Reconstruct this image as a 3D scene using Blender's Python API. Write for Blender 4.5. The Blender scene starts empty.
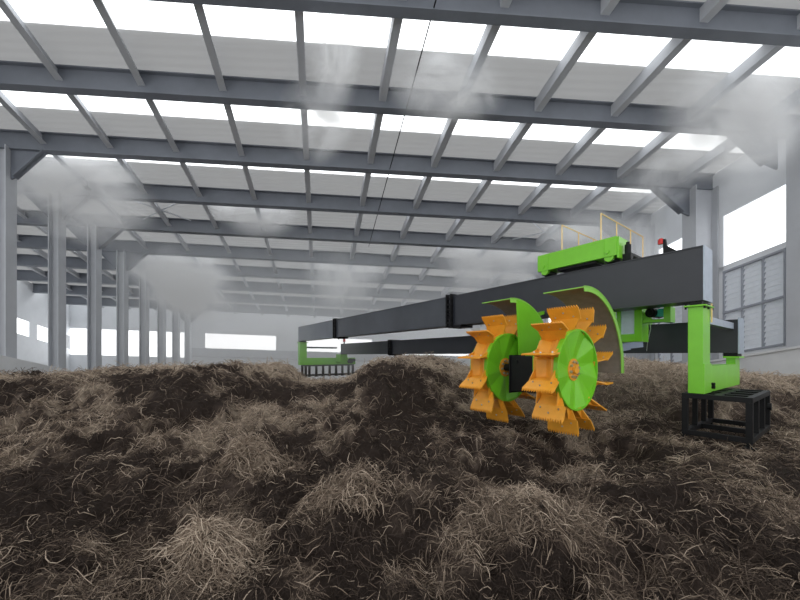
import bpy, math, random
import numpy as np
from mathutils import Vector, Matrix
random.seed(7); rng = np.random.default_rng(7)
S = bpy.context.scene
COL = S.collection
PI = math.pi
H = 3.0                      # eye height above the floor
F = 330.0                    # focal length in pixels of the 800 px frame
HY = 355.0                   # horizon row

# ------------------------------------------------------------------ camera / view
cd = bpy.data.cameras.new('camera'); cam = bpy.data.objects.new('camera', cd); COL.objects.link(cam)
cam.location = (0, 0, H); cam.rotation_euler = (PI/2, 0, 0)
cd.sensor_width = 36; cd.lens = 36*F/800; cd.shift_y = (HY-300)/800
cd.clip_start = .05; cd.clip_end = 300
S.camera = cam
S.view_settings.view_transform = 'Standard'; S.view_settings.look = 'None'
S.view_settings.gamma = 1; S.view_settings.use_curve_mapping = False
S.view_settings.exposure = 0.2
S.cycles.volume_step_rate = 2.0
S.cycles.volume_max_steps = 128
S.cycles.max_bounces = 12
S.cycles.diffuse_bounces = 4
S.cycles.volume_bounces = 5

# ------------------------------------------------------------------ materials
def nmat(name):
    m = bpy.data.materials.new(name); m.use_nodes = True
    nt = m.node_tree; nt.nodes.clear()
    out = nt.nodes.new('ShaderNodeOutputMaterial')
    return m, nt, out
def N(nt, typ, **kw):
    n = nt.nodes.new(typ)
    for k, v in kw.items():
        if k.startswith('_'): setattr(n, k[1:], v)
        else: n.inputs[k].default_value = v
    return n
def paint(name, col, rough=.45, metal=0., var=.12, scale=6., bump=.0, spec=.5, bscale=40.):
    m, nt, out = nmat(name)
    b = N(nt, 'ShaderNodeBsdfPrincipled', Roughness=rough, Metallic=metal)
    b.inputs['Specular IOR Level'].default_value = spec
    tc = N(nt, 'ShaderNodeTexCoord')
    no = N(nt, 'ShaderNodeTexNoise', Scale=scale, Detail=5., Roughness=.6)
    nt.links.new(tc.outputs['Object'], no.inputs['Vector'])
    r = N(nt, 'ShaderNodeMapRange'); r.inputs['From Min'].default_value = .3; r.inputs['From Max'].default_value = .7
    r.inputs['To Min'].default_value = 1-var; r.inputs['To Max'].default_value = 1+var
    nt.links.new(no.outputs['Fac'], r.inputs['Value'])
    mx = N(nt, 'ShaderNodeVectorMath', _operation='SCALE'); mx.inputs[0].default_value = col
    nt.links.new(r.outputs['Result'], mx.inputs['Scale'])
    nt.links.new(mx.outputs['Vector'], b.inputs['Base Color'])
    if bump:
        n2 = N(nt, 'ShaderNodeTexNoise', Scale=bscale, Detail=3.)
        nt.links.new(tc.outputs['Object'], n2.inputs['Vector'])
        bp = N(nt, 'ShaderNodeBump', Strength=bump, Distance=.02)
        nt.links.new(n2.outputs['Fac'], bp.inputs['Height']); nt.links.new(bp.outputs['Normal'], b.inputs['Normal'])
    nt.links.new(b.outputs['BSDF'], out.inputs['Surface'])
    return m
def glow(name, col, strength):
    m, nt, out = nmat(name)
    e = N(nt, 'ShaderNodeEmission', Strength=strength); e.inputs['Color'].default_value = (*col, 1)
    nt.links.new(e.outputs[0], out.inputs['Surface'])
    return m
M = {}
M['green'] = paint('green_paint', (.20, .60, .025), .30, var=.06, scale=2.5, bump=.04)
M['greenedge'] = paint('light_green_paint', (.30, .68, .10), .35, var=.05)
M['orange'] = paint('orange_paint', (.82, .36, .03), .42, var=.10, scale=5, bump=.05)
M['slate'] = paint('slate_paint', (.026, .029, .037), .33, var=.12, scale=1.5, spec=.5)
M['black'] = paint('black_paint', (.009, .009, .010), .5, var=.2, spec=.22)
M['slate2'] = paint('slate_with_reflection', (.060, .067, .080), .30, var=.25, scale=.5)  # slate lightened to paint in the reflection along the girder
M['slate3'] = paint('light_grey_section', (.17, .19, .22), .35, var=.12, scale=.8)  # lighter grey for the far end section of the girder
M['louvre2'] = paint('louvre_frame_paint', (.36, .38, .43), .5, var=.05)
M['taupe'] = paint('weathered_stand', (.055, .05, .045), .6, var=.2)
M['plate'] = paint('pale_steel_lit_end', (.42, .48, .56), .4, metal=.3, var=.08)  # tie bar's own pale grey; front girder's end is painted lit with it
M['bar'] = paint('grey_steel_bar', (.20, .24, .32), .35, metal=.4, var=.1)
M['hoodin'] = paint('hood_lining', (.27, .24, .20), .6, var=.15)
M['yellow'] = paint('yellow_rail_paint', (.95, .68, .28), .4, var=.05)
M['red'] = paint('red_lens', (.65, .02, .02), .25, var=.03)
M['teal'] = paint('teal_motor', (.02, .42, .34), .35, var=.06)
M['bolt'] = paint('bolt_steel', (.55, .55, .55), .3, metal=.8, var=.05)
M['panel'] = paint('pale_blue_panel', (.62, .72, .86), .3, var=.25, scale=1.2)
M['steelgrey'] = paint('frame_steel', (.165, .18, .21), .55, var=.10, scale=1.0)
M['column'] = paint('column_steel', (.46, .475, .505), .55, var=.06, scale=1.0)
M['wallsheet'] = paint('wall_sheet', (.78, .80, .83), .6, var=.05, scale=.6)
M['lowwall'] = paint('low_wall_render', (.68, .69, .70), .85, var=.06, scale=1.2, bump=.1)
M['louvre'] = paint('louvre_blade', (.74, .77, .81), .5, var=.05)
M['floor'] = paint('concrete', (.25, .24, .22), .9, var=.2, bump=.2)
M['sky'] = glow('daylit_skylight', (.95, .98, 1.0), 2.3)
M['win'] = glow('daylit_window', (.96, .98, 1.0), 1.9)
M['steelpipe'] = paint('pale_pipe', (.6, .62, .66), .4, var=.05)

# roof sheet: thin translucent corrugated sheet
m, nt, out = nmat('roof_sheet'); M['roof'] = m
d = N(nt, 'ShaderNodeBsdfDiffuse'); d.inputs['Color'].default_value = (.52, .52, .52, 1)
t = N(nt, 'ShaderNodeBsdfTranslucent'); t.inputs['Color'].default_value = (.46, .46, .46, 1)
mix = N(nt, 'ShaderNodeAddShader')
tc = N(nt, 'ShaderNodeTexCoord')
wv = N(nt, 'ShaderNodeTexWave', _wave_type='BANDS', _bands_direction='Y', Scale=1.1, Distortion=.15)
wv.inputs['Detail'].default_value = 0
nt.links.new(tc.outputs['Object'], wv.inputs['Vector'])
bp = N(nt, 'ShaderNodeBump', Strength=.35, Distance=.05)
nt.links.new(wv.outputs['Fac'], bp.inputs['Height'])
nt.links.new(bp.outputs['Normal'], d.inputs['Normal']); nt.links.new(bp.outputs['Normal'], t.inputs['Normal'])
dm = N(nt, 'ShaderNodeMixShader'); dm.inputs[0].default_value = .45
nt.links.new(d.outputs[0], dm.inputs[1]); nt.links.new(t.outputs[0], dm.inputs[2])
nt.links.new(dm.outputs[0], out.inputs['Surface'])

# ------------------------------------------------------------------ mesh builder
class MB:
    def __init__(s): s.v = []; s.f = []; s.mi = []
    def add(s, vs, fs, mi=0):
        o = len(s.v); s.v += [tuple(v) for v in vs]
        s.f += [tuple(i+o for i in f) for f in fs]; s.mi += [mi]*len(fs); return s
    def hexa(s, p, mi=0):      # 4 bottom then 4 top corners, both counter-clockwise from above
        return s.add(p, [(3,2,1,0),(4,5,6,7),(0,1,5,4),(1,2,6,5),(2,3,7,6),(3,0,4,7)], mi)
    def box(s, x0, x1, y0, y1, z0, z1, mi=0):
        return s.hexa([(x0,y0,z0),(x1,y0,z0),(x1,y1,z0),(x0,y1,z0),(x0,y0,z1),(x1,y0,z1),(x1,y1,z1),(x0,y1,z1)], mi)
    def bar(s, a, b, w, h, up=(0,0,1), mi=0):
        a = Vector(a); b = Vector(b); d = (b-a).normalized(); up = Vector(up)
        r = d.cross(up)
        if r.length < 1e-4: r = d.cross(Vector((1,0,0)))
        r.normalize(); u = r.cross(d)
        r = r*w/2; u = u*h/2
        return s.hexa([a-r-u, a+r-u, b+r-u, b-r-u, a-r+u, a+r+u, b+r+u, b-r+u], mi)
    def tube(s, a, b, r, n=12, r2=None, mi=0):
        a = Vector(a); b = Vector(b); d = (b-a).normalized(); r2 = r if r2 is None else r2
        x = d.orthogonal().normalized(); y = d.cross(x)
        vs = []
        for p, q in ((a, r), (b, r2)):
            for k in range(n):
                an = 2*PI*k/n; vs.append(p + x*math.cos(an)*q + y*math.sin(an)*q)
        fs = [(k, (k+1) % n, n+(k+1) % n, n+k) for k in range(n)] + [tuple(range(n-1, -1, -1)), tuple(range(n, 2*n))]
        return s.add(vs, fs, mi)
    def lathe(s, prof, n, axis='x', mi=0, closed=False):   # prof: (axial, radius)
        vs = []; L = len(prof)
        for a, r in prof:
            for k in range(n):
                an = 2*PI*(k+.5)/n
                vs.append((a, r*math.cos(an), r*math.sin(an)))
        fs = []
        for j in range(L if closed else L-1):
            j2 = (j+1) % L
            for k in range(n):
                k2 = (k+1) % n
                fs.append((j*n+k, j*n+k2, j2*n+k2, j2*n+k))
        return s.add(vs, fs, mi)
    def prism(s, poly, fn0, fn1, mi=0):                   # two mapped copies of a polygon, joined
        n = len(poly)
        vs = [fn0(p) for p in poly] + [fn1(p) for p in poly]
        fs = [tuple(range(n-1, -1, -1)), tuple(range(n, 2*n))] + [(k, (k+1) % n, n+(k+1) % n, n+k) for k in range(n)]
        return s.add(vs, fs, mi)
    def build(s, name, mats, parent=None, off=(0,0,0), smooth=False, bevel=0.):
        me = bpy.data.meshes.new(name)
        me.from_pydata([(x-off[0], y-off[1], z-off[2]) for x, y, z in s.v], [], s.f)
        if not isinstance(mats, (list, tuple)): mats = [mats]
        for q in mats: me.materials.append(q)
        me.polygons.foreach_set('material_index', s.mi)
        if smooth: me.polygons.foreach_set('use_smooth', [True]*len(s.f))
        import bmesh
        bm = bmesh.new(); bm.from_mesh(me); bmesh.ops.recalc_face_normals(bm, faces=bm.faces[:])
        bm.to_mesh(me); bm.free(); me.update()
        o = bpy.data.objects.new(name, me); COL.objects.link(o)
        if parent: o.parent = parent
        if bevel:
            b = o.modifiers.new('bevel', 'BEVEL'); b.width = bevel; b.segments = 2; b.limit_method = 'ANGLE'
        return o
def tag(o, label=None, cat=None, group=None, kind=None):
    if label: o['label'] = label
    if cat: o['category'] = cat
    if group: o['group'] = group
    if kind: o['kind'] = kind
    return o
def empty(name, loc, rz=0.):
    o = bpy.data.objects.new(name, None); COL.objects.link(o); o.location = loc; o.rotation_euler = (0, 0, rz)
    o.empty_display_size = .2
    return o
def origin_to(o, c):   # move an un-parented mesh's origin
    c = Vector(c); o.data.transform(Matrix.Translation(-c)); o.location = c
    return o

# ------------------------------------------------------------------ hall frame
# the shed: bays follow each other along A, rafters run along T, and its floor and roof fall away with depth
SH = .212
LX, LD, RX, RD = -17.95, 15.0, 14.84, 15.9
BAY = 2.97; AX = -.2424
def hp(u, i, h):             # point of the shed: u across (0 left column row, 1 right one), i bay, h height
    D = LD + u*(RD-LD) + BAY*i
    X = LX + u*(RX-LX) + AX*BAY*i
    return (X, D, H + h*(1-.098*u) - SH*D)
HR = 13.35                   # roof height
def hbox(mb, u0, u1, i0, i1, h0, h1, mi=0):
    return mb.hexa([hp(u0,i0,h0), hp(u1,i0,h0), hp(u1,i1,h0), hp(u0,i1,h0), hp(u0,i0,h1), hp(u1,i0,h1), hp(u1,i1,h1), hp(u0,i1,h1)], mi)
UL, UR = -.42, 1.006         # far left wall, right wall
I0, I1 = -4, 7.6             # first and last bay line
W_T = 32.8                  # metres per unit u

mb = MB(); mb.box(-48, 40, -8, 60, -.3, 0)
tag(mb.build('floor', M['floor']), kind='structure')

# roof sheets and skylights
mb = MB(); wn = 0
def roof_strip(mb, i0, i1, dh=0., thick=0.):
    n = 24
    for k in range(n):
        u0 = UL + (UR-UL)*k/n; u1 = UL + (UR-UL)*(k+1)/n
        mb.add([hp(u0,i0,HR+dh), hp(u1,i0,HR+dh), hp(u1,i1,HR+dh), hp(u0,i1,HR+dh)], [(0,1,2,3)])
i = I0
def sky0(i): return .26 if i < 0 else .16
def sky1(i): return .54 if i < -1 else .57 if i < 0 else (.46 if i < 1 else .42)
while i < I1:
    e = min(i+1, I1)
    roof_strip(mb, i, i+sky0(i)); roof_strip(mb, i+(sky1(i) if i >= -3 else sky0(i)), e)
    i += 1
tag(mb.build('ceiling', M['roof']), kind='structure')
i = -3
while i < I1:
    mbs = MB()
    for k in range(24):
        u0 = UL + (UR-UL)*k/24; u1 = UL + (UR-UL)*(k+1)/24
        hbox(mbs, u0, u1, i+sky0(i), i+sky1(i), HR+.02, HR+.06)
    wn += 1
    tag(mbs.build('window_%d' % wn, M['sky']), kind='structure')
    i += 1

# rafters with haunches, columns, purlins
ordw = ['first','second','third','fourth','fifth','sixth','seventh','eighth','ninth','tenth','eleventh','twelfth','thirteenth','fourteenth','fifteenth']
RDEP = .80
for k, i in enumerate(range(-3, 8)):
    mb = MB(); e = .035
    hbox(mb, UL, UR, i-e*.25, i+e*.25, HR-RDEP, HR-.01)            # web
    hbox(mb, UL, UR, i-e*1.3, i+e*1.3, HR-RDEP-.05, HR-RDEP)       # lower flange
    hbox(mb, UL, UR, i-e*1.3, i+e*1.3, HR-.06, HR-.015)            # upper flange
    for (uc, du) in ((0, .055), (0, -.055), (.975, -.06)):          # haunch plates
        poly = [(uc, HR-RDEP), (uc+du, HR-RDEP), (uc+du*.25, HR-RDEP-1.3), (uc, HR-RDEP-1.5)]
        mb.prism(poly, lambda p: hp(p[0], i-e*.3, p[1]), lambda p: hp(p[0], i+e*.3, p[1]))
        a = poly[1]; b = poly[2]
        mb.hexa([hp(a[0],i-e*1.3,a[1]), hp(b[0],i-e*1.3,b[1]), hp(b[0],i+e*1.3,b[1]), hp(a[0],i+e*1.3,a[1]),
                 hp(a[0],i-e*1.3,a[1]+.06), hp(b[0],i-e*1.3,b[1]+.06), hp(b[0],i+e*1.3,b[1]+.06), hp(a[0],i+e*1.3,a[1]+.06)])
    o = mb.build('roof_rafter', M['steelgrey'])
    origin_to(o, hp(.5, i, HR-RDEP))
    tag(o, 'grey steel roof rafter spanning the hall, %s of the row counted from the camera' % ordw[k], 'rafter', 'roof rafters across the hall')
def column(u, i, wt, wa, label, group, flip=1):
    mb = MB(); a = wa/BAY/2; b = wt/W_T/2; tb = .05
    x, y, zf = hp(u, i, 0); hb = (0 - zf)                          # h at which the floor lies
    top = HR-RDEP
    hbox(mb, u-b, u-b+tb/W_T, i-a, i+a, hb, top); hbox(mb, u+b-tb/W_T, u+b, i-a, i+a, hb, top)   # flanges
    hbox(mb, u-b+tb/W_T, u+b-tb/W_T, i-.02, i+.02, hb, top)        # web
    o = mb.build('column', M['column']); origin_to(o, (x, y, 0))
    tag(o, label, 'column', group)
for k, i in enumerate(range(0, 8)):
    column(0, i, .55, .55, 'pale grey steel column of the left row, %s from the left edge of the picture' % ordw[k], 'steel columns of the left row')
for k, i in enumerate(range(-1, 8)):
    column(.988, -1.17 if i == -1 else i, .7 if i == -1 else 1.1, .6, 'grey steel column against the right wall, %s counted back from the right edge' % ordw[k], 'steel columns along the right wall')
pn = 0
for k in range(15):
    u = 1.0 - (k+.5)*.0905
    if u < UL+.02: break
    mb = MB()
    w = .07/W_T
    for s0, s1 in ((-3.6, I1),):
        hbox(mb, u-w*.5, u+w*.5, s0, s1, HR-.46, HR-.05); hbox(mb, u-w*.5, u+w*3.2, s0, s1, HR-.50, HR-.46)
    o = mb.build('roof_purlin', M['column']); origin_to(o, hp(u, 2, HR-.48))
    tag(o, 'long grey roof purlin running away from the camera, %s counted from the right wall' % ordw[k], 'purlin', 'purlins under the roof sheets')
# bracing crosses
for (u0, u1, i0, lab) in ((.095, .185, 1.35, 'left'), (.815, .905, 1.35, 'right')):
    mb = MB()
    mb.tube(hp(u0, i0, HR-.1), hp(u1, i0+.62, HR-.1), .035, 6); mb.tube(hp(u1, i0, HR-.16), hp(u0, i0+.62, HR-.16), .035, 6)
    o = mb.build('roof_brace', M['steelpipe']); origin_to(o, hp((u0+u1)/2, i0+.3, HR-.1))
    tag(o, 'pale crossed bracing rods under the roof on the %s side of the hall' % lab, 'brace')
# hanging cable
mb = MB(); pts = [hp(.532, -2.6+q*.4, HR-.8-.12*math.sin(q*PI)) for q in range(0, 13)]
for a, b in zip(pts[:-1], pts[1:]): mb.tube(a, b, .02, 6)
o = mb.build('cable', M['black']); origin_to(o, pts[6])
tag(o, 'thin dark cable strung along under the roof near its middle', 'cable')

# right wall: bands, piers, windows, louvres
hW0, hW1, hL0, hLm, hL1, hB = 8.25, 10.85, 3.62, 5.8, 7.95, 3.12
mb = MB(); t2 = .2/W_T
hbox(mb, UR, UR+t2, I0, I1, hW1, HR-.02); hbox(mb, UR, UR+t2, I0, I1, hL1, hW0); hbox(mb, UR, UR+t2, I0, I1, -4, hL0)
for i in range(-4, 8):
    hbox(mb, UR, UR+t2, i-.15, min(i+.15, I1), hL0, hW1)
tag(mb.build('wall_right', M['wallsheet']), kind='structure')
mb = MB(); hbox(mb, .968, .974, I0, I1, -4, hB); hbox(mb, .966, .975, I0, I1, hB, hB+.1)
tag(mb.build('trim_1', M['lowwall']), kind='structure')
nl = 0
for i in range(-4, 7):
    a, b = i+.15, i+.85
    wn += 1; mb = MB(); hbox(mb, UR+t2*.4, UR+t2*.6, a, b, hW0, hW1)
    w = tag(mb.build('window_%d' % wn, M['win']), kind='structure')
    if i >= -2:
        root = empty('louvre_panel', hp(UR, (a+b)/2, hL0)); off = hp(UR, (a+b)/2, hL0)
        nl += 1
        tag(root, 'pale slatted louvre panel in the right wall, %s bay from the right edge' % ordw[i+2], 'louvre', 'louvre panels of the right wall')
        mb = MB(); q = .03/W_T; g = .009
        for c in (a+g, (2*a+b)/3, (a+2*b)/3, b-g):
            hbox(mb, UR-q, UR+q*3, c-g, c+g, hL0, hL1)
        for hh in (hL0+.03, hLm, hL1-.03): hbox(mb, UR-q*1.3, UR+q*3, a, b, hh-.05, hh+.05)
        mb.build('louvre_frame', M['louvre2'], root, off)
        mb = MB(); n = 17
        for k in range(n):
            h0 = hL0 + (hL1-hL0)*k/n; h1 = hL0 + (hL1-hL0)*(k+1.12)/n
            mb.hexa([hp(UR+q*.2,a,h0), hp(UR+q*.2,b,h0), hp(UR+q*.8,b,h0), hp(UR+q*.8,a,h0),
                     hp(UR+q*3.2,a,h1), hp(UR+q*3.2,b,h1), hp(UR+q*3.8,b,h1), hp(UR+q*3.8,a,h1)])
        mb.build('slats', M['louvre'], root, off)
# left aisle wall and low wall
mb = MB(); hbox(mb, UL-t2, UL, I0, I1, -4, 8.2); hbox(mb, UL-t2, UL, I0, I1, 9.6, HR-.02)
for i in range(-4, 8): hbox(mb, UL-t2, UL, i-.15, min(i+.15, I1), 8.2, 9.6)
tag(mb.build('wall_left', M['wallsheet']), kind='structure')
for i in range(-1, 7):
    wn += 1; mb = MB(); hbox(mb, UL-t2*.6, UL-t2*.4, i+.15, i+.85, 8.2, 9.6)
    tag(mb.build('window_%d' % wn, M['win']), kind='structure')
# end wall at I1, through holes for windows
def end_u(px):               # u on the end wall under a given column of the frame
    k = (px-400)/F; lo, hi = -1., 2.
    for _ in range(50):
        m_ = (lo+hi)/2; p = hp(m_, I1, 0)
        if p[0]/p[1] < k: lo = m_
        else: hi = m_
    return lo
def eh(y, u): D = hp(u, I1, 0)[1]; return (HY-y)/F*D + SH*D
eu = [(end_u(62), end_u(186), 333, 358), (end_u(205), end_u(276), 333, 348), (end_u(300), end_u(372), 333, 348), (end_u(400), end_u(470), 333, 348),
      (end_u(500), end_u(560), 333, 348)]
mb = MB(); dI = .2/BAY
hA, hBt = eh(333, .1), eh(358, .1)
hC = eh(348, .2)
hbox(mb, UL, UR, I1, I1+dI, hA, HR-.02); hbox(mb, UL, UR, I1, I1+dI, -4, hBt)
cuts = []
for u0, u1, y0, y1 in eu:
    hb = hBt if y1 > 350 else hC
    if hb > hBt: hbox(mb, u0, u1, I1, I1+dI, hBt, hb)
    wn += 1; w = MB(); hbox(w, u0, u1, I1+dI*.4, I1+dI*.6, hb, hA)
    tag(w.build('window_%d' % wn, M['win']), kind='structure')
edges = [UL] + [x for e in eu for x in e[:2]] + [UR]
for a, b in zip(edges[0::2], edges[1::2]): hbox(mb, a, b, I1, I1+dI, hBt, hA)
tag(mb.build('wall_back', M['wallsheet']), kind='structure')
mb = MB(); hbox(mb, end_u(190), UR, I1-.12, I1, eh(357, .2), eh(349, .2))
tag(mb.build('trim_2', M['column']), kind='structure')
# low wall beside the left columns
def low_left_h(): D = hp(.012, 0, 0)[1]; return (425-360.5)/F*D
hl = (425-360.)/F*15.2
mb = MB(); hbox(mb, .012, .02, I0, I1, -4, hl)
tag(mb.build('trim_3', M['lowwall']), kind='structure')

# ------------------------------------------------------------------ machine frame
TH = math.atan2(-.809, .588)
BASE = (5.51, 6.0)           # right end of the front girder, front face
def mloc(x, y, z):
    c, s = math.cos(TH), math.sin(TH)
    return (BASE[0] + c*x - s*y, BASE[1] + s*x + c*y, H+z)
# ---- bridge
off = (0, 0, -.71)
bridge = empty('gantry_bridge', mloc(*off), TH)
tag(bridge, 'long dark grey twin girder gantry on green legs reaching back over the compost', 'gantry')
def part(mb, name, mat, parent, off, **kw): return mb.build(name, mat, parent, off, **kw)
LN = 21.8
def bolts(mb, pts, d, r=.018, l=.02):
    for p in pts: mb.tube(p, Vector(p)+Vector(d)*l, r, 6)
def girder_piece(a, b):
    mb = MB(); mb.box(a, b, .02, .55, 1.02, 1.98); mb.box(a, b, 0, .57, 1.98, 2.0); mb.box(a, b, 0, .57, 1.0, 1.02); return mb
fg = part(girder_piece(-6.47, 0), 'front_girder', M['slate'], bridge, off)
tag(part(girder_piece(-15.6, -6.47), 'middle_section', M['slate2'], fg, off), 'middle section of the girder, its grey lightened for a reflection')
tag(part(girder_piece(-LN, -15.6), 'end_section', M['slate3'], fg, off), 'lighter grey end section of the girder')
mb = MB(); mb.box(-LN+.1, -.1, .25, .32, 2.0, 2.05); part(mb, 'rail', M['black'], fg, off)
def joint(s, y0, y1, z0, z1, parent, foot=True):
    mb = MB()
    for dx in (-.13, .07):
        mb.box(-s+dx, -s+dx+.05, y0-.09, y1+.09, z0-.05, z1+.06)
    n = 6
    for k in range(n):
        z = z0 + (z1-z0)*(k+.3)/n
        mb.box(-s-.08, -s+.07, y0-.07, y0-.005, z, z+.03)
    for k in range(5):
        z = z0 + (z1-z0)*(k+.5)/5
        mb.tube((-s-.16, y0-.05, z), (-s+.16, y0-.05, z), .025, 6)
    if foot: mb.box(-s-.1, -s+.5, y0-.02, y1, z0-.08, z0-.0); mb.tube((-s+.46, y0, z0-.05), (-s+.46, y0, z0-.14), .04, 8)
    return part(mb, 'joint_flange', M['black'], parent, off)
joint(6.47, 0, .57, 1.0, 2.0, fg); joint(15.6, 0, .57, 1.0, 2.0, fg)
mb = MB(); mb.box(0, .02, .0, .57, 1.0, 2.0)  # thin pale box paints the window light on the girder's end
tag(part(mb, 'end_face', M['plate'], fg, off), 'girder end face with strong window light painted into its colour')
mb = MB(); mb.box(-20.6, .05, 2.76, 3.22, .07, .80); mb.box(-20.6, .05, 2.74, 3.24, .80, .82); mb.box(-20.6, .05, 2.74, 3.24, .05, .07)
rg = part(mb, 'rear_girder', M['slate'], bridge, off)
joint(14.1, 2.74, 3.24, .05, .82, rg)
mb = MB(); mb.box(.05, .075, 2.72, 3.26, .03, .86); tag(part(mb, 'end_face', M['plate'], rg, off), 'girder end face with strong window light painted into its colour')
def leg(x0, x1, y0, y1, zt):
    mb = MB(); mb.box(x0, x1, y0, y1, -.71, zt-.08); mb.box(x0-.05, x1+.05, y0-.05, y1+.05, zt-.11, zt-.08)
    l = part(mb, 'leg', M['green'], bridge, off, bevel=.008)
    mb = MB(); mb.box(x0+.02, x1-.02, y0+.03, y1-.03, zt-.08, zt); 
    for px in (x0-.025, x1+.025):
        for py in (y0-.025, (y0+y1)/2, y1+.025): mb.tube((px, py, zt-.15), (px, py, zt-.05), .018, 6)
    part(mb, 'mounting_block', M['black'], l, off)
    return l
leg(-.215, .0, 0, .5, 1.0)
mb = MB(); mb.box(-.24, -.005, .5, 3.3, -.71, -.21); mb.box(-.004, .006, .56, .62, -.42, -.3); mb.box(-.004,.02,.0,.5,-.71,-.16)
eb = part(mb, 'end_beam', M['green'], bridge, off, bevel=.006)
for z in (-.62, -.56):
    mb = MB(); mb.tube((.0, .62, z), (.05, .62, z), .03, 8); part(mb, 'bolt', M['black'], eb, off)
mb = MB(); mb.box(-.16, -.0, 2.8, 3.26, -.21, -.07); mb.box(-.2, .07, 2.72, 3.32, -.07, -.03)
bpd = part(mb, 'bearing_pad', M['green'], bridge, off)
mb = MB(); mb.box(-.2, .04, 2.76, 3.22, -.03, .05); part(mb, 'mounting_block', M['black'], bpd, off)
mb = MB(); mb.box(-.14, -.02, .5, 2.74, .60, .74); tag(part(mb, 'tie_bar', M['plate'], bridge, off), 'pale grey bar tying the two girders')
mb = MB(); mb.tube((.02, .5, .62), (.02, .5, .98), .014, 8); tag(part(mb, 'conduit', M['yellow'], bridge, off), 'thin yellow conduit')
leg(-LN, -LN+.42, 0, .5, 1.0)
mb = MB(); mb.box(-LN, -LN+.42, .5, 4.4, -.71, -.21); part(mb, 'end_beam', M['green'], bridge, off, bevel=.006)
mb = MB(); mb.box(-LN+.5, -LN+1.3, 2.72, 3.26, -.21, .05); part(mb, 'bearing_pad', M['green'], bridge, off)
mb = MB(); mb.box(-LN+.42, -LN+1.3, 2.74, 3.2, -.5, -.21); part(mb, 'bearing_block', M['green'], bridge, off)
mb = MB(); mb.tube((-LN+.43, 3.9, -.46), (-LN+.62, 3.9, -.46), .2, 12); mb.tube((-LN+.43, 4.2, -.4), (-LN+.6, 4.2, -.4), .12, 12); part(mb, 'drive_motor', M['black'], bridge, off)
mb = MB(); mb.box(-LN+.2, -LN+.3, .5, 2.9, .48, .6); part(mb, 'tie_bar', M['slate'], bridge, off)
# lamps
mb = MB(); mb.prism([(-.62, 2.0), (-.38, 2.0), (-.56, 2.16), (-.58, 2.3), (-.62, 2.3)], lambda p: (p[0], .10, p[1]), lambda p: (p[0], .16, p[1]))
lb = part(mb, 'lamp_bracket', M['black'], bridge, off)
mb = MB(); mb.tube((-.66, .13, 2.22), (-.66, .13, 2.31), .05, 12); mb.tube((-.66, .13, 2.31), (-.66, .13, 2.33), .03, 12)
tag(part(mb, 'warning_lamp', M['red'], lb, off), 'red warning lamp')
mb = MB(); mb.tube((-20.2, 2.85, .82), (-20.2, 2.85, .95), .05, 8); lb = part(mb, 'lamp_bracket', M['black'], bridge, off)
mb = MB(); mb.tube((-20.2, 2.85, .95), (-20.2, 2.85, 1.25), .1, 10); tag(part(mb, 'warning_lamp', M['red'], lb, off), 'red warning lamp')

# ---- stands
def stand(x0, x1, y0, y1, zt, zb, nx, label, mat, cross=3, b=.085):
    o_ = ((x0+x1)/2, (y0+y1)/2, zb); root = empty('support_stand', mloc(*o_), TH)
    tag(root, label, 'stand')
    mb = MB()
    for (a0, a1, c0, c1) in ((x0,x1,y0,y0+b), (x0,x1,y1-b,y1), (x0,x0+b,y0+b,y1-b), (x1-b,x1,y0+b,y1-b)):
        mb.box(a0, a1, c0, c1, zt-.09, zt)
    for k in range(cross):
        c = y0 + (y1-y0)*(k+1)/(cross+1); mb.box(x0+b, x1-b, c-b/2, c+b/2, zt-.085, zt-.002)
    mb.box((x0+x1)/2-.05,(x0+x1)/2+.05,y0+b,y1-b,zt-.08,zt-.006)
    mb.build('top_frame', mat, root, o_, bevel=.005)
    mb = MB()
    for (a0, a1, c0, c1) in ((x0,x1,y0,y0+b), (x0,x1,y1-b,y1), (x0,x0+b,y0+b,y1-b), (x1-b,x1,y0+b,y1-b), (x0+b,x1-b,(y0+y1)/2-b/2,(y0+y1)/2+b/2)):
        mb.box(a0, a1, c0, c1, zb+.1, zb+.19)
    mb.build('bottom_frame', mat, root, o_, bevel=.005)
    for k in range(nx):
        for yy in (y0, y1-b) if nx == 2 else [y0 + (y1-b-y0)*k/(nx-1)]:
            for xx in (([x0, x1-b] if k in (0, nx-1) else [x0]) if nx != 2 else ([x0] if k == 0 else [x1-b])):
                mb = MB(); mb.box(xx, xx+b, yy, yy+b, zb+.19, zt-.09); mb.box(xx-.03, xx+b+.03, yy-.03, yy+b+.03, zb, zb+.03); mb.box(xx+.01,xx+b-.01,yy+.01,yy+b-.01,zb+.03,zb+.1)
                mb.build('leg', mat, root, o_)
    return root, o_
st, o_ = stand(-.29, .63, -.06, 1.9, -.712, -1.58, 2, 'black welded steel stand under the near right green leg of the gantry', M['black'])
for yy in (.6, 1.25):
    for xx in (-.29, .54):
        mb = MB(); mb.box(xx+.005, xx+.08, yy, yy+.08, -1.39, -.80); mb.build('upright', M['black'], st, o_)
mb = MB(); mb.tube((.63, 1.55, -1.0), (.68, 1.55, -1.0), .07, 12); mb.build('clamp', M['black'], st, o_)
stand(-LN-.1, -LN+.75, .25, 4.1, -.712, -1.6, 8, 'small dark slatted stand under the far left end of the gantry', M['taupe'], cross=5, b=.14)

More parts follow.
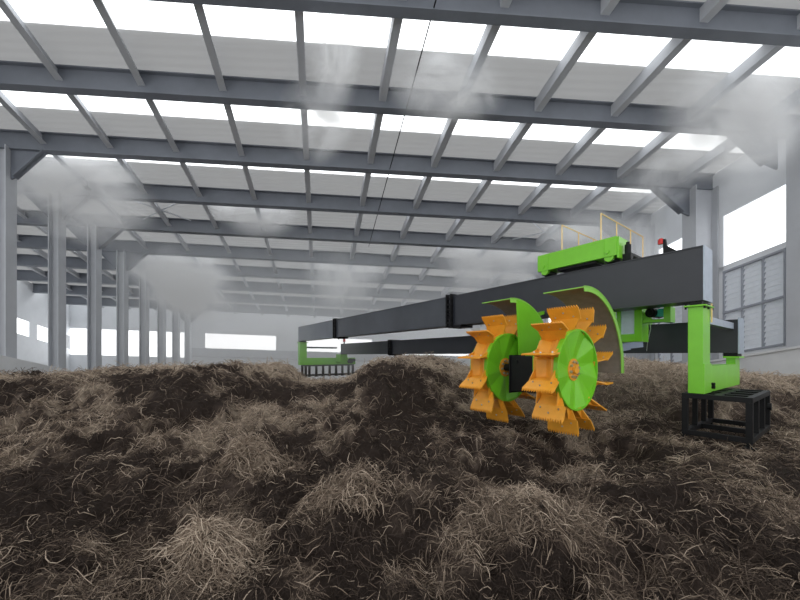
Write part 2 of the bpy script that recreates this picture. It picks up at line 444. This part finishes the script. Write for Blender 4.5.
# ---- trolley
toff = (-2.3, .25, 2.05)
tr = empty('turning_trolley', mloc(*toff), TH)
tag(tr, 'bright green trolley riding on the front girder with two orange bladed turning wheels', 'trolley')
mb = MB(); mb.box(-3.24, -1.4, -.02, .55, 2.16, 2.575); mb.box(-2.96, -2.94, -.03, -.02, 2.16, 2.575); mb.box(-1.66, -1.64, -.03, -.02, 2.16, 2.575)
mb.box(-1.4, -1.36, .0, .5, 2.1, 2.56)
car = part(mb, 'carriage', M['green'], tr, toff, bevel=.008)
mb = MB(); mb.box(-2.75, -1.85, .05, .5, 2.1, 2.16); part(mb, 'underframe', M['black'], car, toff)
for s in (3.08, 1.58):
    mb = MB(); mb.tube((-s, .06, 2.13), (-s, .45, 2.13), .10, 20)
    part(mb, 'roller', M['black'], car, toff, smooth=False)
    mb = MB(); mb.tube((-s+.02, .0, 2.15), (-s+.02, .09, 2.15), .095, 16); part(mb, 'roller_guard', M['green'], car, toff)
    mb = MB(); mb.tube((-s, -.05, 2.27), (-s, -.02, 2.27), .045, 12); part(mb, 'axle_cap', M['green'], car, toff)
mb = MB(); mb.tube((-1.28, .25, 2.06), (-1.28, .25, 2.40), .06, 12); mb.tube((-1.28, .25, 2.40), (-1.28, .25, 2.46), .035, 10); mb.box(-1.36, -1.2, .18, .32, 2.06, 2.2)
part(mb, 'buffer_motor', M['black'], tr, toff)
mb = MB(); mb.box(-2.75, -1.6, .55, 3.1, 2.46, 2.52); part(mb, 'platform', M['black'], tr, toff)
def railing(x, y0, L, zb, zt):
    mb = MB(); r = .014
    for k in range(4): mb.tube((x, y0+L*k/3, zb), (x, y0+L*k/3, zt), r, 8)
    mb.tube((x, y0, zt), (x, y0+L, zt), r, 8)
    part(mb, 'guardrail', M['yellow'], tr, toff)
railing(-1.73, .03, 2.5, 2.52, 3.18); railing(-2.62, .03, 2.5, 2.52, 3.20)
for s in (1.75, 2.65):
    mb = MB(); mb.box(-s-.07, -s+.07, 2.9, 3.06, .83, 2.46); part(mb, 'rear_leg', M['green'], tr, toff)
# hanging cabinet frame
fy = .72
mb = MB()
for (x0, x1, z0, z1) in ((-1.68, -1.60, .30, 1.2), (-1.32, -1.17, .30, 1.2), (-1.60, -1.32, .30, .48), (-1.60, -1.32, 1.12, 1.2)):
    mb.box(x0, x1, fy, fy+.4, z0, z1)
mb.box(-1.36, -1.26, fy+.1, fy+.3, .22, .30)
mb.box(-1.72, -1.15, .6, fy+.4, 1.2, 1.26)
hf = part(mb, 'hanger_frame', M['green'], tr, toff, bevel=.006)
mb = MB(); mb.box(-1.60, -1.32, fy+.05, fy+.12, .48, 1.12); tag(part(mb, 'panel', M['panel'], hf, toff), 'pale blue grey panel set in the green frame')
mb = MB(); mb.box(-1.7, -1.25, .6, 3.0, 1.6, 1.74); mb.box(-1.72, -1.6, .62, .72, 1.2, 1.7); mb.box(-1.32, -1.2, .62, .72, 1.2, 1.7); mb.box(-1.72, -1.6, 2.9, 3.0, 1.7, 2.46); part(mb, 'hanger_post', M['green'], tr, toff)
# motor beside the frame
MZ = -.12
mb = MB(); mb.box(-1.17, -.72, fy+.05, fy+.3, .84+MZ, .9+MZ); mb.box(-.76, -.66, fy, fy+.3, .82+MZ, 1.14+MZ); mb.box(-.78,-.76,fy,fy+.3,.82+MZ,1.28+MZ); mb.prism([(-1.17, .9+MZ), (-1.0, .9+MZ), (-1.17, 1.1+MZ)], lambda p: (p[0], fy+.1, p[1]), lambda p: (p[0], fy+.14, p[1]))
mk = part(mb, 'motor_bracket', M['green'], tr, toff)
mb = MB(); mb.tube((-1.02, fy+.0, 1.05+MZ), (-.93, fy+.35, 1.05+MZ), .105, 20); mb.tube((-1.03, fy-.03, 1.05+MZ), (-1.02, fy+.0, 1.05+MZ), .075, 20)
part(mb, 'motor', M['black'], mk, toff)
mb = MB(); mb.tube((-.95, fy+.06, 1.04+MZ), (-.90, fy+.3, 1.04+MZ), .08, 14); mb.box(-.88, -.79, fy+.02, fy+.24, .95+MZ, 1.12+MZ); tag(part(mb, 'motor_gearbox', M['teal'], mk, toff), 'teal gearbox')
mb = MB(); pts = [(-1.05, fy+.1, .74), (-1.1, fy+.3, .6), (-1.25, fy+.6, .3), (-1.36, fy+.9, .1)]
for a, b in zip(pts[:-1], pts[1:]): mb.tube(a, b, .008, 5)
part(mb, 'cable', M['steelpipe'], tr, toff)

# turning wheels
WY, WZ = -1.828, -.27
S1, S2 = 1.329, 2.812
NBL = 12
# local wheel frame: +x towards the visible disc, drum fills x = -WD..0
WD = .46
def wheel(s, phase, first):
    c = (-s - toff[0], WY - toff[1], WZ - toff[2])
    if first is None:
        mb = MB(); mb.lathe([(-.085, .725), (-.12, .745), (-WD*.5, .70), (-WD+.06, .745), (-WD, .735), (-WD, .62), (-.16, .62)], NBL, closed=True)
        dr = mb.build('turning_wheel', M['orange'], tr)
        mb = MB(); mb.add([((.004 if k % 2 else -.055), .722*math.cos(2*PI*(k+.4)/14), .722*math.sin(2*PI*(k+.4)/14)) for k in range(14)] + [(-.10, .18*math.cos(2*PI*(k+.4)/14), .18*math.sin(2*PI*(k+.4)/14)) for k in range(14)] + [(-.14, .64*math.cos(2*PI*(k+.4)/14), .64*math.sin(2*PI*(k+.4)/14)) for k in range(14)], [(k, (k+1) % 14, 14+(k+1) % 14, 14+k) for k in range(14)] + [(k, 28+k, 28+(k+1) % 14, (k+1) % 14) for k in range(14)] + [(14+k, 14+(k+1) % 14, 28+(k+1) % 14, 28+k) for k in range(14)]); mb.lathe([(-.07, .714), (.008, .714), (.008, .742), (-.07, .742)], 48, closed=True)
        sd = mb.build('side_disc', M['green'], dr)
        mb = MB(); mb.lathe([(-WD+.03, .60), (-WD, .742), (-WD-.02, .735), (-WD-.10, .19), (-WD+.03, .17)], 10, closed=True)
        bd = mb.build('side_disc', M['green'], dr)
        mb = MB(); mb.tube((-WD-.12, 0, 0), (-.085, 0, 0), .205, 24)
        mb.tube((-.085, 0, 0), (-.03, 0, 0), .075, 16)
        for k in range(8):
            an = 2*PI*(k+.3)/8; mb.tube((-.09, .145*math.cos(an), .145*math.sin(an)), (-.05, .145*math.cos(an), .145*math.sin(an)), .026, 6, mi=1)
        hb = mb.build('hub', [M['orange'], M['bolt']], dr)
        # blade: a tapered bracket plate and a toothed tip plate, bent a little backwards
        def pl(ax, r):       # bend line at r = .93
            if r <= .93: return (ax, -.00 - (r-.70)*.10, r)
            return (ax, -.023 - (r-.93)*.42, .93 + (r-.93)*.91)
        mb = MB(); th = .012
        br = [(-.38, .70), (-.03, .70), (.11, .94), (-.40, .94)]
        mb.prism(br, lambda p: (pl(*p)[0], pl(*p)[1]-th, pl(*p)[2]), lambda p: (pl(*p)[0], pl(*p)[1]+th, pl(*p)[2]))
        n = 13; a0, a1 = -.43, .14
        tip = [(a0+.02, .92), (a1-.02, .92)]
        for k in range(n):
            x1 = a1 - (a1-a0)*k/n; x2 = a1 - (a1-a0)*(k+1)/n
            tip += [(x1, 1.145), ((x1+x2)/2, 1.205)]
        tip += [(a0, 1.145)]
        mb.prism(tip, lambda p: (pl(*p)[0], pl(*p)[1]-th*.2, pl(*p)[2]), lambda p: (pl(*p)[0], pl(*p)[1]+th*2.2, pl(*p)[2]))
        # gusset ribs from the drum to the plate
        for ax in (-.42, -.04):
            mb.prism([(0, .70), (.16, .72), (0, .92)], lambda p: (ax-.008, p[0]-.01, p[1]), lambda p: (ax+.008, p[0]-.01, p[1]))
        for ax, r in ((-.31, .985), (.02, .985), (-.14, 1.07)):
            if True:
                p = pl(ax, r); mb.tube((p[0], p[1]-.02, p[2]), (p[0], p[1]+.045, p[2]), .014, 6, mi=1)
        bl = mb.build('blade', [M['orange'], M['bolt']], dr)
        first = dr, [(sd, 0), (bd, 0), (hb, 0)], bl
        bl.rotation_euler = (phase, 0, 0)
        for k in range(1, NBL):
            q = bl.copy(); COL.objects.link(q); q.parent = dr; q.rotation_euler = (phase + 2*PI*k/NBL, 0, 0)
    else:
        d0, kids, bl = first
        dr = d0.copy(); COL.objects.link(dr); dr.parent = tr
        for q, _ in kids:
            q2 = q.copy(); COL.objects.link(q2); q2.parent = dr
        for k in range(NBL):
            q = bl.copy(); COL.objects.link(q); q.parent = dr; q.rotation_euler = (phase + 2*PI*k/NBL, 0, 0)
    dr.location = c
    return first
first = wheel(S1, .18, None)
wheel(S2, .24, first)
# shaft and drive box between the wheels
mb = MB(); mb.box(-S2+.21, -S1-WD-.08, WY-.24, WY+.24, -.75, -.02); mb.box(-S2+.19, -S2+.22, WY-.28, WY+.28, -.79, .0); mb.tube((-S2-WD-.1, WY, WZ), (-S1-WD+.1, WY, WZ), .08, 12)
db = part(mb, 'drive_box', M['black'], tr, toff, bevel=.02)
for x in (-S2+.36, -S1-WD-.25):
    mb = MB(); mb.tube((x, WY-.24, -.13), (x, WY-.265, -.13), .035, 8); part(mb, 'bolt', M['black'], db, toff)
# carrying arm back to the hanger frame
mb = MB(); mb.bar((-2.2, WY+.2, -.15), (-1.45, .62, .2), .22, .16); mb.bar((-1.5, .5, .2), (-1.3, .95, .25), .2, .14)
tag(part(mb, 'carrying_arm', M['bar'], tr, toff), 'blue grey steel arm carrying the wheels')
# hoods: part cylinders over the wheels
def hood(sr, sl, R, a0, a1, name, side=None):
    mb = MB(); n = 20; th = .02; x0, x1 = -sl, -sr
    for k in range(n):
        A = a0 + (a1-a0)*k/n; B = a0 + (a1-a0)*(k+1)/n
        def P(x, an, r): return (x, WY + r*math.cos(an), WZ + r*math.sin(an))
        o = [P(x0,A,R+th), P(x1,A,R+th), P(x1,B,R+th), P(x0,B,R+th), P(x0,A,R), P(x1,A,R), P(x1,B,R), P(x0,B,R)]
        i0 = len(mb.v)
        mb.add(o, [(0,1,2,3)], 0); mb.add(o, [(7,6,5,4)], 1)
        mb.add(o, [(0,3,7,4), (1,5,6,2)], 0)
        if k == 0: mb.add(o, [(0,4,5,1)], 0)
        if k == n-1: mb.add(o, [(3,2,6,7)], 0)
    import bmesh
    me = bpy.data.meshes.new(name)
    me.from_pydata([(x-toff[0], y-toff[1], z-toff[2]) for x, y, z in mb.v], [], mb.f)
    me.materials.append(M['greenedge']); me.materials.append(M['hoodin'])
    me.polygons.foreach_set('material_index', mb.mi); me.update()
    h_ = bpy.data.objects.new(name, me); COL.objects.link(h_); h_.parent = tr
    # rim along the visible edge
    mb = MB()
    for k in range(n):
        A = a0 + (a1-a0)*k/n; B = a0 + (a1-a0)*(k+1)/n
        q = []
        for an in (A, B):
            for (x, r) in ((x1-.02, R-.07), (x1+.0, R-.07), (x1+.0, R+.03), (x1-.02, R+.03)):
                q.append((x, WY + r*math.cos(an), WZ + r*math.sin(an)))
        mb.add(q, [(0,1,5,4), (1,2,6,5), (2,3,7,6), (3,0,4,7)])
        if k == 0: mb.add(q, [(3,2,1,0)])
        if k == n-1: mb.add(q, [(4,5,6,7)])
    part(mb, 'hood_rim', M['greenedge'], h_, toff)
    # stay bars up to the trolley
    for x in (x0+.12, x1-.15):
        pass
    if side:
        mb = MB()
        poly = [(side[0], R*.995*math.sin(a1) if False else .0)]
        poly = [(.14, .0), (.02, R-.005)] + [((R-.005)*math.cos(an), (R-.005)*math.sin(an)) for an in np.linspace(PI/2-.03, side[1], 16)] + [(.75, .0)]
        mb.prism(poly, lambda p: (x1-.012, WY+p[0], WZ+p[1]), lambda p: (x1+.004, WY+p[0], WZ+p[1]))
        part(mb, 'side_plate', M['green'], h_, toff)
    return h_
hood(S1-.19, S1+.58, 1.46, math.radians(97), math.radians(-4), 'hood')
hood(S2-.17, S2+.60, 1.46, math.radians(97), math.radians(-4), 'hood', side=(0, math.radians(2)))
# brackets that carry the hoods from the arm
mb = MB()
for s in (S1+.3, S2+.3):
    mb.bar((-s, WY+.95, WZ+1.13), (-s, .62, 1.25), .08, .08)
part(mb, 'hood_bracket', M['green'], tr, toff)

# ------------------------------------------------------------------ compost heap
def vnoise(x, y, seed):
    xi = np.floor(x).astype(np.int64); yi = np.floor(y).astype(np.int64)
    fx = x-xi; fy = y-yi; fx = fx*fx*fx*(fx*(fx*6-15)+10); fy = fy*fy*fy*(fy*(fy*6-15)+10)
    def h(a, b):
        n = (a*374761393 + b*668265263 + seed*974711) & 0x7fffffff
        n = ((n ^ (n >> 13))*1274126177) & 0x7fffffff
        n = (n ^ (n >> 16)) & 0xffff
        return n/65535.0
    return (h(xi,yi)*(1-fx)+h(xi+1,yi)*fx)*(1-fy) + (h(xi,yi+1)*(1-fx)+h(xi+1,yi+1)*fx)*fy
def fbm(x, y, seed, oct=5, gain=.5):
    s = 0; a = 1.; t = 0
    for k in range(oct):
        s = s + a*vnoise(x*2**k+k*17.3, y*2**k-k*9.1, seed+k); t += a; a *= gain
    return s/t
RIDGE = [(-60, 386), (0, 386), (40, 383), (70, 374), (100, 376), (130, 378), (160, 371), (210, 372), (250, 366), (285, 375), (302, 381), (346, 381), (372, 367), (400, 362),
         (440, 363), (470, 371), (500, 378), (560, 379), (620, 371), (660, 366), (690, 368), (735, 374), (770, 380), (800, 386), (900, 390)]
RXs = np.array([(p-400)/F*11 for p, _ in RIDGE]); RZs = np.array([-(y-355)/F*11 for _, y in RIDGE])
def sst(a, b, x):
    t = np.clip((x-a)/(b-a), 0, 1); return t*t*(3-2*t)
def gau(x, y, cx, cy, sx, sy): return np.exp(-((x-cx)/sx)**2 - ((y-cy)/sy)**2)
def height(x, y):
    q = x*11/np.maximum(y, 9) if False else x
    rz = np.interp(np.clip(x, -15, 15), RXs, RZs)
    low = -1.66
    start = 7.0 - 3.2*(1-sst(-1.5, 2.0, x))          # the bank begins nearer on the left
    t = sst(start, 11, y)
    z = low + (rz-low)*t
    z = z + (-1.55-z)*sst(12.5, 19, y)*.85
    # mounds
    big = fbm(x*.55+3.1, y*.55, 11, 3)-.5
    med = np.abs(fbm(x*1.5, y*1.5+4, 23, 3)-.5)
    small = np.abs(fbm(x*4.2, y*4.2, 41, 4, .6)-.5); lump = np.abs(fbm(x*2.6+5, y*2.6, 33, 3)-.5)
    amp = np.clip((y-1)/4, .5, 1)*(1-.5*sst(9.5, 11, y)*(1-sst(12.5, 15, y)))
    z = z + amp*(.85*big - .75*(med-.12) + .58*(.12-lump)) + .34*(.12-small) 
    z = z + .34*gau(x, y, -2.05, 4.6, .9, .55) + .30*gau(x, y, -.1, 3.6, .75, .5) + .32*gau(x, y, 1.2, 3.2, .8, .5) + .22*gau(x, y, -4.2, 5.6, 1.2, .7)
    z = z + .22*gau(x, y, -1.5, 2.6, .35, .3) - .25*gau(x, y, -2.2, 3.0, .4, .3) + .25*gau(x, y, 3.2, 3.6, .8, .4)
    # hollows dug where the stands stand and the wheels hang
    def pit(z, w, zz): return z*(1-w) + zz*w
    w1 = np.exp(-((np.abs(x-6.3-.75*(y-5.9))/1.7)**4) - ((np.abs(y-5.5)/2.1)**4)); z = pit(z, w1, np.where(y > 5, -1.62, -1.62-.05*(5-y))+.04*big)
    w2 = np.exp(-((np.abs(x-2.75)/2.1)**4) - ((np.abs(y-6.9)/2.3)**4)); z = pit(z, w2, np.minimum(z, -1.62+.1*big))
    w3 = np.exp(-((np.abs(x+5.9)/2.4)**4) - ((np.abs(y-25)/3)**4)); z = pit(z, w3, -1.62+.02*big)
    w4 = np.exp(-((x+.227*y)/(.085*np.maximum(y, .1)))**4)*sst(7.5, 9.5, y); z = np.where(y > 7, pit(z, w4, np.minimum(z, -.088*y+.03*big)), z)
    return z
def patch(x, y):             # 0 dark compost .. 1 pale dry straw, foreground dimness mixed in
    p = fbm(x*.9+7, y*.9, 61, 4, .6)*.62 + fbm(x*3.9, y*3.9, 71, 3)*.38
    p = sst(.44, .66, p) - .40*(1-sst(2.2, 6., y))  # tone drops towards the camera, painting in the dim foreground
    p = p + .55*gau(x, y, -1.45, 2.6, .28, .3) + .5*gau(x, y, -2.05, 4.6, .7, .5) + .35*gau(x, y, 1.2, 3.1, .7, .35) + .55*sst(9.3, 11, y)*(1-sst(12, 14, y)) + .3*gau(x, y, 4.5, 9, 3, 1.5)
    p = p + .5*sst(7.6, 9.2, y)*sst(1.2, 2.6, x)*(1-sst(13, 15, y))
    p = p - .5*gau(x, y, -4.2, 3.4, 1.1, .8) - .5*gau(x, y, -4, 9.3, 1.3, .6) - .4*gau(x, y, .6, 8, 1.4, 1.0)- .4*gau(x, y, 2.4, 2.6, .5, .5)
    return np.clip(p, 0, 1)
NR, NC = 330, 640
ds = 1.35*(34/1.35)**np.linspace(0, 1, NR)
ks = np.linspace(-2.5, 2.5, NC)
DD, KK = np.meshgrid(ds, ks, indexing='ij')
XX = KK*(DD+.5)
XX = np.clip(XX, -21+.0*DD, 21)
lim_l = LX + .02*W_T + AX*(DD-LD) + .1; lim_r = RX + AX*(DD-RD) - 1.8
XX = np.maximum(np.minimum(XX, lim_r), lim_l)
ZZ = height(XX, DD)
P = np.stack([XX, DD, ZZ+H], -1).reshape(-1, 3)
idx = np.arange(NR*NC).reshape(NR, NC)
Q = np.stack([idx[:-1,:-1], idx[:-1,1:], idx[1:,1:], idx[1:,:-1]], -1).reshape(-1, 4)
def npmesh(name, V, Fq, mat, attr=None):
    me = bpy.data.meshes.new(name); n = len(V); f = len(Fq)
    me.vertices.add(n); me.vertices.foreach_set('co', V.astype(np.float32).ravel())
    me.loops.add(f*4); me.loops.foreach_set('vertex_index', Fq.astype(np.int32).ravel())
    me.polygons.add(f); me.polygons.foreach_set('loop_start', np.arange(0, f*4, 4, dtype=np.int32))
    me.polygons.foreach_set('use_smooth', np.ones(f, bool))
    if attr is not None:
        a = me.attributes.new('tone', 'FLOAT', 'POINT'); a.data.foreach_set('value', attr.astype(np.float32).ravel())
    me.materials.append(mat); me.update(); me.validate()
    o = bpy.data.objects.new(name, me); COL.objects.link(o)
    return o
def ramp_mat(name, stops, rough=.9, noise=None, bump=0.):
    m, nt, out = nmat(name)
    b = N(nt, 'ShaderNodeBsdfPrincipled', Roughness=rough); b.inputs['Specular IOR Level'].default_value = .15
    at = N(nt, 'ShaderNodeAttribute', _attribute_name='tone')
    rp = nt.nodes.new('ShaderNodeValToRGB'); el = rp.color_ramp.elements
    while len(el) < len(stops): el.new(.5)
    for e, (p, c) in zip(el, stops): e.position = p; e.color = (*c, 1)
    src = at.outputs['Fac']
    if noise:
        tc = N(nt, 'ShaderNodeTexCoord'); no = N(nt, 'ShaderNodeTexNoise', Scale=noise, Detail=8., Roughness=.7)
        nt.links.new(tc.outputs['Object'], no.inputs['Vector'])
        ma = N(nt, 'ShaderNodeMath', _operation='MULTIPLY_ADD'); ma.inputs[1].default_value = .7; 
        nt.links.new(no.outputs['Fac'], ma.inputs[0]); 
        ad = N(nt, 'ShaderNodeMath', _operation='SUBTRACT'); nt.links.new(src, ad.inputs[0]); ad.inputs[1].default_value = .35
        nt.links.new(ad.outputs[0], ma.inputs[2]); src = ma.outputs[0]
        bp = N(nt, 'ShaderNodeBump', Strength=bump, Distance=.07); n2 = N(nt, 'ShaderNodeTexNoise', Scale=noise*2.2, Detail=8., Roughness=.8)
        nt.links.new(tc.outputs['Object'], n2.inputs['Vector']); nt.links.new(n2.outputs['Fac'], bp.inputs['Height']); nt.links.new(bp.outputs['Normal'], b.inputs['Normal'])
    nt.links.new(src, rp.inputs['Fac']); nt.links.new(rp.outputs['Color'], b.inputs['Base Color'])
    nt.links.new(b.outputs['BSDF'], out.inputs['Surface'])
    return m
M['compost'] = ramp_mat('compost', [(0, (.036, .026, .021)), (.35, (.075, .055, .044)), (.65, (.13, .10, .08)), (1, (.32, .26, .20))], .95, 9., .9)
M['straw'] = ramp_mat('straw', [(0, (.030, .022, .018)), (.3, (.095, .070, .055)), (.6, (.26, .20, .15)), (1, (.62, .51, .40))], .8)
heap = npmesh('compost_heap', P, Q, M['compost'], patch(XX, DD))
tag(heap, 'wide dark brown heap of composting manure mixed with straw filling the hall', 'compost', kind='stuff')
# straw lying on it
def strands(n, xs, ys, length, rad, tone, lift, steep=.4, rs=rng, base=None):
    K = 5
    ang = rs.uniform(0, 2*PI, n); curl = rs.normal(0, 1.1, n); el = rs.normal(0, steep, n)
    pts = np.zeros((n, K, 3)); px = xs.copy(); py = ys.copy(); 
    zoff = np.zeros(n); step = length/(K-1)
    b0 = height(px, py) if base is None else base(px, py)
    bow = np.abs(rs.normal(0, .12, n))*length
    for k in range(K):
        hz = height(px, py) if base is None else base(px, py)
        pts[:, k, 0] = px; pts[:, k, 1] = py; pts[:, k, 2] = .6*hz+.4*b0 + H + lift + zoff + bow*math.sin(PI*k/(K-1))
        a = ang + curl*k/(K-1)
        px = px + np.cos(a)*np.cos(el)*step; py = py + np.sin(a)*np.cos(el)*step; zoff = zoff + np.sin(el)*step
    T = np.gradient(pts, axis=1); T /= np.linalg.norm(T, axis=2, keepdims=True)+1e-9
    up = np.array([.13, .21, 1.]); up /= np.linalg.norm(up)
    A = np.cross(T, up); A /= np.linalg.norm(A, axis=2, keepdims=True)+1e-9; B = np.cross(A, T)
    V = np.zeros((n, K, 3, 3)); tap = np.array([.6, 1, 1, .9, .35])
    for j in range(3):
        an = 2*PI*j/3
        V[:, :, j] = pts + (A*math.cos(an)+B*math.sin(an))*(rad[:, None]*tap)[:, :, None]
    base_i = (np.arange(n)*K*3)[:, None, None]
    k = np.arange(K-1)[None, :, None]; j = np.arange(3)[None, None, :]; j2 = (j+1) % 3
    Fq = np.stack([base_i+k*3+j, base_i+k*3+j2, base_i+(k+1)*3+j2, base_i+(k+1)*3+j], -1).reshape(-1, 4)
    return V.reshape(-1, 3), Fq, np.repeat(tone, K*3)
n = 230000
u = rng.random(n); D = 1.6*(15/1.6)**(u**.82); K_ = rng.uniform(-1.6, 1.6, n); X = K_*(D+.3)
keep = (X > -17.0) & (X < 16); D = D[keep]; X = X[keep]
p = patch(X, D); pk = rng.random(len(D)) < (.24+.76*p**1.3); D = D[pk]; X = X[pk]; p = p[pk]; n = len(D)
ln = rng.uniform(.045, .20, n)*(.75+.095*D); rd = rng.uniform(.0014, .0034, n)*(.55+.22*D)
tone = np.clip(p*.62 + .26*sst(8, 10.5, D) + .5*(fbm(X*7, D*7, 87, 2)-.5) + rng.normal(.13, .17, n), 0, 1)  # far ridge paler: dry straw, plus light on the heap's top painted in
n2 = 3200; D2 = 1.8*(13/1.8)**rng.random(n2); X2 = np.clip(rng.uniform(-1.3, 1.3, n2)*(D2+.3), -16.5, 15)
X = np.concatenate([X, X2]); D = np.concatenate([D, D2]); n = len(D)
ln = np.concatenate([ln, rng.uniform(.08, .26, n2)*(.7+.09*D2)]); rd = np.concatenate([rd, rng.uniform(.0025, .005, n2)*(.5+.2*D2)])
tone = np.concatenate([tone, rng.uniform(.3, .85, n2)])
V, Fq, at = strands(n, X, D, ln, rd, tone, rng.uniform(-.01, .05, n)*(.7+.06*D))
so = npmesh('straw_litter', V, Fq, M['straw'], at); so.parent = heap; so['kind'] = 'stuff'

# single straw clumps one can point at
def clump(x, y, rx, ry, h, cnt, label, tone0=.75):
    a = rng.uniform(0, 2*PI, cnt); r = np.sqrt(rng.random(cnt))*(.45+1.1*vnoise(np.cos(a)*1.6+x*7+3, np.sin(a)*1.6+y*5, 99))
    xs = x + np.cos(a)*r*rx; ys = y + np.sin(a)*r*ry
    def base(px, py): return height(px, py) + h*np.clip(1-((px-x)/rx)**2-((py-y)/ry)**2, 0, 1)
    V, Fq, at = strands(cnt, xs, ys, rng.uniform(.08, .26, cnt)*(.6+.1*y), rng.uniform(.0018, .004, cnt)*(.5+.24*y), np.clip(rng.normal(tone0, .16, cnt), .1, 1), rng.uniform(-.02, .03, cnt), .35, base=base)
    o = npmesh('straw_clump', V, Fq, M['straw'], at); origin_to(o, (x, y, float(height(np.array([x]), np.array([y]))[0])+H))
    tag(o, label, 'straw clump', kind=None)
clump(-1.45, 2.55, .30, .22, .10, 1100, 'pale tangled straw clump low in the foreground left of centre', .75)
clump(-1.9, 4.5, .6, .3, .05, 1000, 'rounded pale straw clump on the mound left of centre below the far stand', .6)
clump(-.55, 3.3, .5, .2, .04, 900, 'long pale straw clump across the dark compost near the picture centre', .62)
clump(1.15, 2.95, .6, .2, .04, 900, 'wide matted straw clump in the foreground below the orange wheels', .52)

# ------------------------------------------------------------------ steam and haze
def steam_mat(name, dens, nscale, lo, hi):
    m, nt, out = nmat(name)
    v = N(nt, 'ShaderNodeVolumeScatter', Anisotropy=.0); v.inputs['Color'].default_value = (.97, .98, 1, 1)
    tc = N(nt, 'ShaderNodeTexCoord'); oi = N(nt, 'ShaderNodeObjectInfo')
    ln_ = N(nt, 'ShaderNodeVectorMath', _operation='LENGTH'); nt.links.new(tc.outputs['Object'], ln_.inputs[0])
    fo = N(nt, 'ShaderNodeMapRange', _interpolation_type='SMOOTHSTEP'); fo.inputs['From Min'].default_value = 1.0; fo.inputs['From Max'].default_value = .25
    nt.links.new(ln_.outputs['Value'], fo.inputs['Value'])
    off_ = N(nt, 'ShaderNodeVectorMath', _operation='ADD'); nt.links.new(tc.outputs['Object'], off_.inputs[0]); nt.links.new(oi.outputs['Location'], off_.inputs[1])
    no = N(nt, 'ShaderNodeTexNoise', Scale=nscale, Detail=4., Roughness=.6, Distortion=.9); nt.links.new(off_.outputs[0], no.inputs['Vector'])
    nr = N(nt, 'ShaderNodeMapRange', _interpolation_type='SMOOTHSTEP'); nr.inputs['From Min'].default_value = lo; nr.inputs['From Max'].default_value = hi
    nt.links.new(no.outputs['Fac'], nr.inputs['Value'])
    mu = N(nt, 'ShaderNodeMath', _operation='MULTIPLY'); nt.links.new(fo.outputs[0], mu.inputs[0]); nt.links.new(nr.outputs[0], mu.inputs[1])
    m2 = N(nt, 'ShaderNodeMath', _operation='MULTIPLY'); nt.links.new(mu.outputs[0], m2.inputs[0]); m2.inputs[1].default_value = dens
    nt.links.new(m2.outputs[0], v.inputs['Density']); nt.links.new(v.outputs[0], out.inputs['Volume'])
    return m
M['steam'] = steam_mat('steam', 3.4, 1.35, .34, .74)
def ico(name, mat, loc, scale, rot=(0,0,0)):
    import bmesh
    bm = bmesh.new(); bmesh.ops.create_icosphere(bm, subdivisions=3, radius=1.0)
    me = bpy.data.meshes.new(name); bm.to_mesh(me); bm.free(); me.materials.append(mat)
    o = bpy.data.objects.new(name, me); COL.objects.link(o); o.location = loc; o.scale = scale; o.rotation_euler = rot
    return o
def at(px, y, D): return ((px-400)/F*D, D, H+(HY-y)/F*D)
PL = [(75, 190, 16.3, 4.6, 1.5, 2.9, .35, 'thin steam plume curling round the heads of the left columns'),
      (318, 112, 12.6, 1.7, 1.0, 2.2, 0, 'upright steam plume in front of the rafters left of the picture centre'),
      (445, 88, 11.2, 2.4, 1.0, 1.3, .1, 'white steam plume under the rafters just right of the picture centre'),
      (735, 110, 12.0, 3.2, 1.2, 3.4, -.5, 'large steam plume drifting under the roof at the top right'),
      (610, 225, 19, 5.0, 1.8, 4.2, -.4, 'dense steam plume behind the yellow guardrails'),
      (175, 275, 25, 5.5, 2.3, 3.4, .5, 'pale steam plume between the far left columns and the rafters'),
      (345, 245, 25.5, 4.0, 2.0, 6.0, 0, 'broad steam plume above the far end of the gantry'),
      (335, 55, 10.2, 1.0, .8, 2.0, .1, 'small steam wisp rising to the nearest rafter left of the picture centre'),
      (665, 165, 15.5, 2.8, 1.2, 2.2, -.4, 'steam plume below the second skylight row right of the guardrails'),
      (255, 205, 19.5, 3.2, 1.3, 2.2, .2, 'faint steam plume under the rafters left of the picture centre'),
      (490, 250, 23, 4.5, 2.0, 4.2, 0, 'soft steam plume behind the middle of the front girder')]
for px, y, D, sx, sy, sz, ry, lab in PL:
    o = ico('steam_plume', M['steam'], at(px, y, D), (sx, sy, sz), (0, ry, 0))
    tag(o, lab, 'steam', kind='stuff')
m, nt, out = nmat('haze'); M['haze'] = m
v = N(nt, 'ShaderNodeVolumeScatter', Density=.055, Anisotropy=.0); v.inputs['Color'].default_value = (.96, .98, 1, 1)
nt.links.new(v.outputs[0], out.inputs['Volume'])
mb = MB(); hbox(mb, .03, .95, 1.5, I1-.2, 4., HR-.85)
tag(mb.build('haze', M['haze']), 'thin pale haze filling the air of the hall', 'haze', kind='stuff')

# ------------------------------------------------------------------ world
w = bpy.data.worlds.new('world'); S.world = w; w.use_nodes = True
nt = w.node_tree; nt.nodes.clear()
out = nt.nodes.new('ShaderNodeOutputWorld'); bg = nt.nodes.new('ShaderNodeBackground')
bg.inputs['Color'].default_value = (.97, .985, 1.0, 1); bg.inputs['Strength'].default_value = 1.1
nt.links.new(bg.outputs[0], out.inputs['Surface'])
